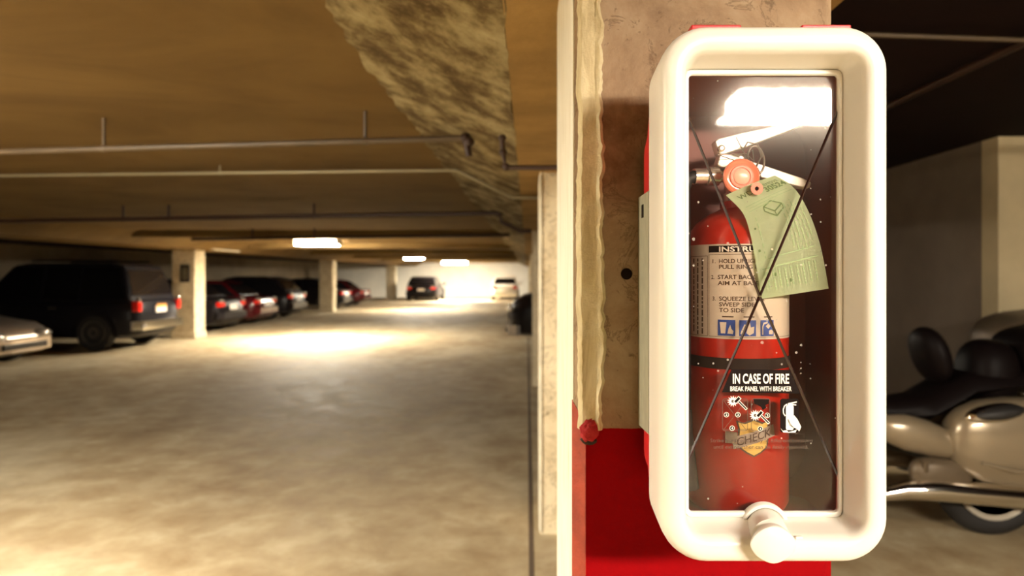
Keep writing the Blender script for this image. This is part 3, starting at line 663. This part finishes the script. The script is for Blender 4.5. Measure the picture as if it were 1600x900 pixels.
# round orange seal
sd = empty('tamper_seal', at(1157, 277, .858), 'round orange plastic seal hanging at the extinguisher levers', 'seal')
cS = at(1157, 277, .856); bm = bmesh.new(); lathe(bm, [(.001, 0), (.0215, 0), (.0228, -.001), (.0228, -.004), (.021, -.0052), (.0195, -.0046), (.0175, -.0036), (.0150, -.0036), (.0140, -.005), (.0115, -.005), (.011, -.004), (.001, -.004)], cS, 40, 'Y'); link('disc', bm, 'seal_plastic', sd, 40)
bm = bmesh.new(); lathe(bm, [(.001, -.0056), (.0085, -.0056), (.0098, -.0048), (.0098, -.004)], cS, 24, 'Y'); link('centre', bm, 'seal_pale', sd, 40)
lc = at(1182, 295, .8385); bm = bmesh.new(); lathe(bm, [(.0026, 0), (.0072, 0), (.0076, -.002), (.0026, -.002), (.0026, 0)], lc, 20, 'Y'); link('eyelet', bm, 'seal_plastic', sd)
# green inspection tag: a curved paper strip
tg = empty('inspection_tag', at(1205, 290, .845), 'curved light green paper inspection tag hanging before the extinguisher', 'tag')
LP = [(1134, 305), (1160, 332), (1172, 365), (1181, 412), (1190, 467)]; RP = [(1211, 274), (1241, 294), (1264, 332), (1282, 384), (1295, 451)]; YP = [.848, .840, .8335, .8300, .8290]
def cr(a, b_, c_, d, t): return .5 * (2 * b_ + (c_ - a) * t + (2 * a - 5 * b_ + 4 * c_ - d) * t * t + (3 * b_ - a - 3 * c_ + d) * t ** 3)
def spl(P, v):
    n = len(P) - 1; v = min(max(v, 0), .9999) * n; i = int(v); t = v - i; g_ = lambda k: P[min(max(k, 0), n)]
    if isinstance(P[0], tuple): return tuple(cr(g_(i - 1)[k], g_(i)[k], g_(i + 1)[k], g_(i + 2)[k], t) for k in (0, 1))
    return cr(g_(i - 1), g_(i), g_(i + 1), g_(i + 2), t)
def T(u, v, e=0.0):
    l, r = spl(LP, v), spl(RP, v); y = spl(YP, v) - .0015 * math.sin(math.pi * u) - e
    return at(l[0] + (r[0] - l[0]) * u, l[1] + (r[1] - l[1]) * u - 6 * math.sin(math.pi * u) * (1 - v) * .3, y)
bm = bmesh.new(); nu, nv = 10, 24
fr_ = [[bm.verts.new(T(i / nu, j / nv)) for i in range(nu + 1)] for j in range(nv + 1)]
for j in range(nv):
    for i in range(nu): bm.faces.new((fr_[j][i], fr_[j][i + 1], fr_[j + 1][i + 1], fr_[j + 1][i]))
bmesh.ops.solidify(bm, geom=list(bm.faces), thickness=.0003)
sheet = link('sheet', bm, 'tag_paper', tg, 60)
def ttext(s, u0, u1, v, cap, m, bold=.02, rot=0):
    bm = bmesh.new(); V, Fs = fit(text_mesh(s, cap, bold=bold), u0, u1, 0)
    add2d(bm, (V, Fs), lambda x, y: T(x, v - y, .0006)); return link('lettering', bm, m, sheet)
ttext('REMOVE', .60, .93, .105, .035, 'tag_ink', .0)
ttext('30524', .58, .98, .175, .06, 'tag_ink', .04)
ttext('WD', .12, .40, .135, .055, 'tag_ink', .0)
def tline(u0, v0, u1, v1, wd, m, bm):
    d = Vector((u1 - u0, v1 - v0)); nn = Vector((-d.y, d.x)).normalized() * wd / 2
    k = max(1, int(d.length / .12))
    for i in range(k):
        a = Vector((u0, v0)) + d * i / k; b_ = Vector((u0, v0)) + d * (i + 1) / k
        bm.faces.new([bm.verts.new(T(q.x, q.y, .0006)) for q in (a + nn, b_ + nn, b_ - nn, a - nn)])
bm = bmesh.new()
for v0, a, b_ in ((.22, .1, .9), (.25, .14, .95), (.28, .1, .6)): tline(a, v0, b_, v0, .006, 0, bm)
for k in range(9): tline(.10 + k * .09, .80, .10 + k * .09, .93, .005, 0, bm)
tline(.08, .80, .92, .80, .006, 0, bm); tline(.2, .74, .92, .74, .006, 0, bm)
rl = link('ruled_lines', bm, 'tag_faint', sheet)
bm = bmesh.new(); rt = random.Random(5)
for u in (.16, .62, .68, .74, .80, .86, .92):
    v = .33 + rt.random() * .06
    while v < .72:
        l = rt.uniform(.01, .05); tline(u, v, u, v + l, .016, 0, bm); v += l + rt.uniform(.008, .03)
for k in range(9):
    v = .82
    while v < .92:
        l = rt.uniform(.006, .02); tline(.145 + k * .09, v, .145 + k * .09, v + l, .02, 0, bm); v += l + .006
o = link('small_print', bm, 'tag_faint', sheet); o['kind'] = 'stuff'
bm = bmesh.new()   # isometric box emblem
Q = {'a': (.36, .30), 'b': (.52, .27), 'c': (.66, .34), 'd': (.50, .385), 'e': (.34, .345), 'f': (.50, .435), 'g': (.655, .385)}
for a, b_ in ('ab', 'bc', 'cd', 'da', 'ae', 'ef', 'df', 'fg', 'gc'): tline(*Q[a], *Q[b_], .014, 0, bm)
link('emblem', bm, 'tag_ink', sheet)
for u, v in ((.10, .475), (.09, .665), (.26, .845), (.47, .895)):
    bm = bmesh.new(); bm.faces.new([bm.verts.new(T(u + .017 * math.cos(a), v + .011 * math.sin(a), .0007)) for a in [2 * math.pi * i / 12 for i in range(12)]]); link('punch_hole', bm, 'tag_ink', sheet)

# ------------------------------------------------------------------ cars
def make_car(name, loc, rz, paint, label, L=4.5, W=1.78, H=1.42, kind='sedan', plate=None, chrome=False, cat='car', group='parked cars'):
    """local +x is forward, origin on the floor under the centre"""
    r = empty(name, loc, label, cat, group, rz); h = W / 2; X = lambda t: -L / 2 + L * t
    suv = kind == 'suv'; belt = H * (.56 if suv else .62); hood = H * (.60 if suv else .56); trunk = H * .60 if suv else H * .64
    zb = .24 if suv else .18
    prof = [(0, .72, zb + .20, trunk * .80), (.012, .86, zb + .08, trunk * .93), (.04, .95, zb, trunk * .98), (.12, 1, zb, belt), (.3, 1, zb, belt), (.62, 1, zb, belt), (.72, .99, zb, belt * .985), (.84, .96, zb, hood * .97), (.93, .91, zb, hood * .90), (.975, .82, zb + .03, hood * .80), (1.0, .66, zb + .14, hood * .62)]
    bm = bmesh.new(); rings = []
    for t, k, z0, z1 in prof:
        wv = h * k; zc = z0 + (z1 - z0)
        half = [(wv * .80, z0), (wv * .97, z0 + .06), (wv, z0 + (z1 - z0) * .35), (wv, z0 + (z1 - z0) * .62), (wv * .965, z1 - .07), (wv * .90, z1 - .015), (wv * .6, z1)]
        rings.append([(X(t), y, z) for y, z in half] + [(X(t), -y, z) for y, z in reversed(half)])
    loft(bm, rings); link('body', bm, paint, r, 38, world=False)
    # cabin
    if suv: cab_ = [(.025, belt - .02), (.075, H * .96), (.13, H), (.50, H), (.565, H * .97), (.70, belt - .02)]
    elif kind == 'hatch': cab_ = [(.03, belt - .02), (.12, H * .93), (.22, H), (.46, H), (.54, H * .96), (.72, belt - .02)]
    else: cab_ = [(.10, belt - .02), (.24, H * .95), (.32, H), (.48, H), (.55, H * .96), (.73, belt - .02)]
    wz = lambda z: h * (.93 - .20 * (z - belt) / (H - belt))
    bm = bmesh.new(); loft(bm, [[(X(t), s * wz(z) * (1 if k else .90), z if abs(s) > .5 else z) for t, z in cab_] for s, k in ((-1, 1), (1, 1))])
    bmesh.ops.bevel(bm, geom=[e for e in bm.edges], offset=.03, segments=2, affect='EDGES'); link('cabin', bm, paint, r, 40, world=False)
    # windows
    def side_poly(ta, tb):
        out = []
        zlo = belt + .03; zhi = H - .09
        def xl(z, i, j):
            (a, za), (b_, zb_) = cab_[i], cab_[j]; return a + (b_ - a) * (z - za) / (zb_ - za)
        f0 = lambda z: xl(z, 0, 1) + .022; f1 = lambda z: xl(z, 5, 4) - .02
        return [(max(ta, f0(zlo)), zlo), (min(tb, f1(zlo)), zlo), (min(tb, f1(zhi)), zhi), (max(ta, f0(zhi)), zhi)]
    cuts = (0, .255, .42, 1) if suv else (0, .40, 1)
    for s in (-1, 1):
        for ta, tb in zip(cuts, cuts[1:]):
            pl = side_poly(ta + .008, tb - .008)
            if pl[1][0] <= pl[0][0] + .02: continue
            bm = bmesh.new(); prism(bm, [(X(t), s * (wz(z) + .006), z) for t, z in pl], (0, -s * .03, 0)); link('side_window', bm, 'glass_dark', r, world=False)
    for nm, i, j, s in (('rear_window', 0, 1, -1), ('windshield', 5, 4, 1)):
        (a, za), (b_, zb_) = cab_[i], cab_[j]; pts = []
        for k, sg in ((.18, -1), (.18, 1), (.9, 1), (.9, -1)):
            z = za + (zb_ - za) * k; pts.append((X(a + (b_ - a) * k) + s * .012, sg * (wz(z) - .07), z + .012))
        bm = bmesh.new(); prism(bm, pts, (-s * .02, 0, -.02)); link(nm, bm, 'glass_dark', r, world=False)
    # wheels
    wr = .36 if suv else .315
    for t in (.18, .80):
        for s in (-1, 1):
            c_ = (X(t), s * (h - .10), wr)
            bm = bmesh.new(); lathe(bm, [(wr * .55, -.105), (wr * .92, -.105), (wr, -.07), (wr, .07), (wr * .92, .105), (wr * .55, .105)], c_, 28, 'Y'); wl = link('wheel', bm, 'tyre', r, 40, world=False)
            bm = bmesh.new(); yo = s * .098; lathe(bm, [(.02, yo), (wr * .18, yo + s * .01), (wr * .55, yo), (wr * .64, yo + s * .012), (wr * .66, yo)], c_, 24, 'Y'); ob_ = link('rim', bm, 'alloy', wl, 40, world=False)
            bm = bmesh.new(); rings = []
            for q, yy in ((wr * 1.06, s * (h - .04)), (wr * 1.20, s * (h - .02)), (wr * 1.20, s * (h + .006)), (wr * 1.06, s * (h + .004))):
                rings.append([(X(t) + q * math.cos(a), yy, wr + q * math.sin(a)) for a in [R(-8) + R(196) * i / 18 for i in range(19)]])
            loft(bm, rings + [rings[0]], False, False, False); link('wheel_arch', bm, 'paint_black', r, world=False)
    # bumpers, lights, plate, mirrors
    bm = bmesh.new(); rings = [[(X(0) - .07 + (.12 if abs(y) > .9 else 0), y * h * .97, z) for z in ((.40, .58) if suv else (.34, .52))] + [(X(0) + .10, y * h * .97, z) for z in ((.58, .40) if suv else (.52, .34))] for y in (-1, -.85, -.4, 0, .4, .85, 1)]
    loft(bm, rings); link('rear_bumper', bm, 'chrome' if chrome else paint, r, world=False)
    bm = bmesh.new(); rings = [[(X(1) + .05 - (.22 if abs(y) > .9 else .05 if abs(y) > .5 else 0), y * h * .93, z) for z in (.26, .46)] + [(X(1) - .25, y * h * .93, z) for z in (.46, .26)] for y in (-1, -.8, -.4, 0, .4, .8, 1)]
    loft(bm, rings); link('front_bumper', bm, 'alloy' if chrome else paint, r, world=False)
    for s in (-1, 1):
        z0 = trunk * .74 if not suv else H * .44; z1 = trunk * .88 if not suv else H * .56
        tw = .74 if suv else .60
        box('tail_light', X(0) - .012, X(0) + .12, min(s * h * tw, s * h * .90), max(s * h * tw, s * h * .90), z0, z1, 'tail_red', r, .02, world=False)
        box('reverse_light', X(0) - .016, X(0) + .06, min(s * h * (tw + .04), s * h * .86), max(s * h * (tw + .04), s * h * .86), z1 - .01, z1 + .07, 'lamp_clear', r, .015, world=False)
        bm = bmesh.new(); ell(bm, (X(.982), s * h * .58, hood * .66), .13, .22, .085, 16, 10); link('headlight', bm, 'lamp_clear', r, 60, world=False)
        bm = bmesh.new(); ell(bm, (X(.66), s * (h + .09), belt + .09), .06, .11, .075, 12, 8); link('wing_mirror', bm, paint, r, 60, world=False)
        box('door_handle', X(.34), X(.34) + .16, min(s * h, s * (h + .025)), max(s * h, s * (h + .025)), belt - .14, belt - .11, 'chrome' if chrome else paint, r, .005, world=False)
    box('grille', X(1) - .05, X(1) + .018, -h * .42, h * .42, hood * .48, hood * .62, 'paint_black', r, .01, world=False)
    box('air_intake', X(1) + .0, X(1) + .062, -h * .55, h * .55, .30, .40, 'paint_black', r, .01, world=False)
    pz = H * .46 if suv else trunk * .72
    pt = box('number_plate', X(0) - .025, X(0) + .02, -.2, .2, pz - .07, pz + .07, 'plate_white', r, world=False)
    if plate: box('plate_band', X(0) - .032, X(0) - .02, -.19, .19, pz + .035, pz + .10, 'plate_orange', pt, world=False)
    if suv:
        for s in (-1, 1):
            bm = bmesh.new(); tube(bm, [(X(.12), s * h * .62, H + .05), (X(.5), s * h * .62, H + .05)], .018, 8); link('roof_rail', bm, 'paint_black', r, world=False)
        box('bumper_light', X(0) - .085, X(0) - .06, h * .70, h * .86, .45, .53, 'lamp_clear', r, world=False)
    return r
PI = math.pi
make_car('suv', (-10.0, 14.35, 0), PI, 'paint_navy', 'dark SUV with chrome rear bumper and pale number plate', 4.55, 1.86, 1.74, 'suv', True, True)
make_car('car', (-10.45, 11.15, 0), 0, 'paint_silver', 'silver car whose front shows at the picture edge before the SUV', 4.4, 1.76, 1.40, 'sedan')
make_car('car', (-10.25, 18.55, 0), PI, 'paint_black', 'black sedan just past the pillar with the number sign', 4.5, 1.76, 1.40, 'sedan')
make_car('car', (-10.25, 21.1, 0), PI, 'paint_red', 'dark red car between the black sedan and the black hatchback', 4.4, 1.74, 1.34, 'sedan')
make_car('car', (-10.3, 24.3, 0), PI, 'paint_black', 'black hatchback before the second pale pillar', 4.3, 1.78, 1.46, 'hatch')
make_car('car', (-10.25, 30.4, 0), PI, 'paint_black', 'black sedan just past the second pale pillar', 4.4, 1.76, 1.36, 'sedan')
make_car('car', (-10.25, 34.3, 0), PI, 'paint_red', 'small red car farthest down the row of parked cars', 4.3, 1.72, 1.28, 'sedan')
make_car('car', (-6.2, 41.8, 0), PI / 2, 'paint_black', 'black hatchback standing before the bright end wall', 4.2, 1.85, 1.42, 'hatch')
make_car('car', (-1.35, 42.6, 0), PI / 2, 'paint_white', 'white hatchback seen from behind at the end wall', 4.0, 1.62, 1.46, 'hatch')
make_car('suv', (2.0, 14.9, 0), PI, 'paint_black', 'black SUV nosing out from behind the near row of pillars', 4.8, 1.9, 2.0, 'suv', False, True)

# ------------------------------------------------------------------ motorcycles
def make_bike(label, loc, paint, fairing=False):
    """faces -x; local origin on the floor under the rear wheel"""
    r = empty('motorcycle', loc, label, 'motorcycle', 'parked motorcycles'); WR = .325
    def lk(name, bm, m, s=45, p=None): return link(name, bm, m, p or r, s, world=False)
    for nm, x in (('rear_wheel', 0), ('front_wheel', -1.62)):
        bm = bmesh.new(); pr = []
        for i in range(13): a = 2 * PI * i / 12; pr.append((WR - .065 + .065 * math.cos(a), .062 * math.sin(a)))
        lathe(bm, pr, (x, 0, WR), 40, 'Y'); wl = lk(nm, bm, 'tyre', 60)
        bm = bmesh.new(); lathe(bm, [(WR - .125, -.05), (WR - .098, -.058), (WR - .092, -.05), (WR - .092, .05), (WR - .098, .058), (WR - .125, .05), (WR - .125, -.05)], (x, 0, WR), 40, 'Y'); lk('rim', bm, 'rim_bright', 45, wl)
        for k in range(6):
            a = k * PI / 3; bm = bmesh.new(); tube(bm, [(x + .04 * math.cos(a), 0, WR + .04 * math.sin(a)), (x + (WR - .11) * math.cos(a), 0, WR + (WR - .11) * math.sin(a))], [.018, .012], 8); lk('spoke', bm, 'alloy', 45, wl)
        bm = bmesh.new(); lathe(bm, [(.01, -.07), (.045, -.07), (.045, .07), (.01, .07)], (x, 0, WR), 20, 'Y'); lk('hub', bm, 'alloy', 45, wl)
    # saddlebags, one each side
    for s in (-1, 1):
        bm = bmesh.new(); rings = []
        for t, hz, hy, cz in ((-.38, .045, .045, .600), (-.362, .115, .075, .600), (-.31, .172, .105, .598), (-.21, .22, .125, .594), (-.05, .245, .135, .588), (.12, .245, .135, .584), (.28, .225, .13, .582), (.38, .17, .10, .582), (.42, .07, .05, .582)):
            ring = []
            for i in range(28):
                a = 2 * PI * i / 28; e = .72; cs, sn = math.cos(a), math.sin(a)
                z = hz * math.copysign(abs(sn) ** e, sn); y = hy * math.copysign(abs(cs) ** e, cs)
                if sn < -.55: y *= .9
                ring.append((t, s * .21 + y, cz + z))
            rings.append(ring)
        loft(bm, rings); bag = lk('saddlebag', bm, paint, 50)
        bm = bmesh.new(); ell(bm, (-.16, s * .280, .752), .165, .062, .058, 28, 12, -.14); lk('bag_rim', bm, 'chrome' if not fairing else paint, 60, bag)
        bm = bmesh.new(); ell(bm, (-.155, s * .298, .762), .142, .055, .042, 28, 12, -.14); lk('bag_inlay', bm, 'rubber', 60, bag)
        bm = bmesh.new(); tube(bm, [(-.26, s * .325, .50), (-.1, s * .352, .462), (.15, s * .352, .455), (.36, s * .31, .47)], .010, 8); lk('bag_trim', bm, paint, 60, bag)
        bm = bmesh.new(); tube(bm, [(-.74, s * .22, .30), (-.62, s * .235, .33), (-.45, s * .25, .335), (-.05, s * .25, .300), (.45, s * .25, .262), (.52, s * .25, .257)], [.035, .05, .06, .062, .058, .05], 18); lk('exhaust', bm, 'chrome', 60)
        bm = bmesh.new(); rings = []
        for t, hz, hy, cz in ((-.74, .03, .03, .66), (-.70, .075, .055, .655), (-.60, .10, .07, .635), (-.48, .10, .075, .605), (-.38, .085, .07, .575), (-.30, .05, .05, .555), (-.27, .02, .02, .545)):
            rings.append([(t, s * .19 + hy * math.cos(2 * PI * i / 20), cz + hz * math.copysign(abs(math.sin(2 * PI * i / 20)) ** .8, math.sin(2 * PI * i / 20))) for i in range(20)])
        loft(bm, rings); lk('side_cover', bm, paint, 60)
        bm = bmesh.new(); ell(bm, (-.42, s * .22, .415), .17, .06, .085, 22, 12, .12, 2.6); lk('lower_cover', bm, 'bike_tan', 60)
        bm = bmesh.new(); tube(bm, [(-.52, s * .25, .42), (-.53, s * .27, .50)], .02, 10); lk('foot_peg', bm, 'bike_tan', 60)
    bm = bmesh.new(); rings = []
    for i in range(15):
        a = R(10) + R(150) * i / 14; q = WR + .05; rings.append([(q * math.cos(a), -.095, WR + q * math.sin(a) - .02), (q * math.cos(a) * 1.06, 0, WR + q * math.sin(a) * 1.06), (q * math.cos(a), .095, WR + q * math.sin(a) - .02)])
    loft(bm, rings, False, False, False); lk('rear_fender', bm, paint, 60)
    bm = bmesh.new(); rings = []
    for i in range(15):
        a = R(20) + R(140) * i / 14; q = WR + .04; rings.append([(-1.62 + q * math.cos(a), -.085, WR + q * math.sin(a) - .02), (-1.62 + q * math.cos(a) * 1.05, 0, WR + q * math.sin(a) * 1.05), (-1.62 + q * math.cos(a), .085, WR + q * math.sin(a) - .02)])
    loft(bm, rings, False, False, False); lk('front_fender', bm, paint, 60)
    bm = bmesh.new(); rings = [[(x, y * k, z + (dz if abs(y) > .12 else dz * 1.0) * 0 + zz) for y, zz in ((-.17, -.04), (-.15, .02), (-.07, .045), (.07, .045), (.15, .02), (.17, -.04), (.1, -.09), (-.1, -.09))] for x, k, z, dz in ((-.78, .55, .76, 0), (-.62, .9, .745, 0), (-.42, 1.1, .77, 0), (-.26, 1.15, .86, 0), (-.20, 1.15, .90, 0), (0.0, 1.1, .92, 0), (.16, .9, .93, 0))]
    loft(bm, rings); lk('seat', bm, 'leather', 60)
    bm = bmesh.new(); ell(bm, (-.345, 0, 1.04), .075, .155, .165, 20, 14, -.28, 2.3); lk('rider_backrest', bm, 'leather', 60)
    bm = bmesh.new(); ell(bm, (-.02, 0, .93), .145, .17, .20, 22, 14, .06, 2.5); lk('passenger_backrest', bm, 'leather', 60)
    bm = bmesh.new(); tube(bm, [(-.27, .0, .86), (-.29, 0, .98)], .012, 8); lk('backrest_post', bm, 'chrome')
    bm = bmesh.new(); ell(bm, (.34, 0, 1.02), .24, .27, .20, 24, 14, -.2, 3.2); lk('top_case', bm, 'leather', 60)
    bm = bmesh.new(); rings = []
    for t, hz, hy, cz in ((-1.30, .05, .07, .86), (-1.24, .11, .13, .86), (-1.1, .14, .17, .86), (-.95, .13, .16, .83), (-.82, .09, .11, .79), (-.74, .04, .05, .76)):
        rings.append([(t, hy * math.cos(2 * PI * i / 20), cz + hz * math.sin(2 * PI * i / 20)) for i in range(20)])
    loft(bm, rings); lk('fuel_tank', bm, paint, 60)
    bm = bmesh.new(); ell(bm, (-.95, 0, .46), .27, .20, .21, 20, 12, 0, 3); lk('engine', bm, 'alloy', 50)
    for s in (-1, 1):
        bm = bmesh.new(); tube(bm, [(-1.62, s * .10, WR), (-1.36, s * .10, .95)], .025, 10); lk('fork', bm, 'chrome')
        bm = bmesh.new(); tube(bm, [(-1.36, s * .05, 1.0), (-1.30, s * .26, 1.08), (-1.12, s * .40, 1.06)], .014, 10); lk('handlebar', bm, 'chrome')
    bm = bmesh.new(); tube(bm, [(-1.45, 0, .80), (-1.2, 0, .66), (-.5, 0, .50), (0, 0, WR)], .03, 10); lk('frame', bm, 'rubber')
    bm = bmesh.new(); ell(bm, (-1.52, 0, .86), .11, .11, .11, 20, 12); lk('headlight', bm, 'chrome', 60)
    if fairing:
        bm = bmesh.new(); ell(bm, (-1.40, 0, 1.02), .34, .34, .23, 24, 14, -.12, 2.8); lk('fairing', bm, paint, 60)
        for s in (-1, 1):
            bm = bmesh.new(); ell(bm, (-1.28, s * .42, 1.16), .05, .08, .06, 14, 10); lk('mirror', bm, 'rubber', 60)
    return r
wc = at(1548, 746, 3.94)
mb1 = make_bike('champagne touring motorcycle beside the cabinet, saddlebag toward the viewer', (wc.x, 3.95, 0), 'champagne')
mb2 = make_bike('dull tan faired motorcycle behind the champagne motorcycle', (5.02, 4.9, 0), 'bike_tan', True)
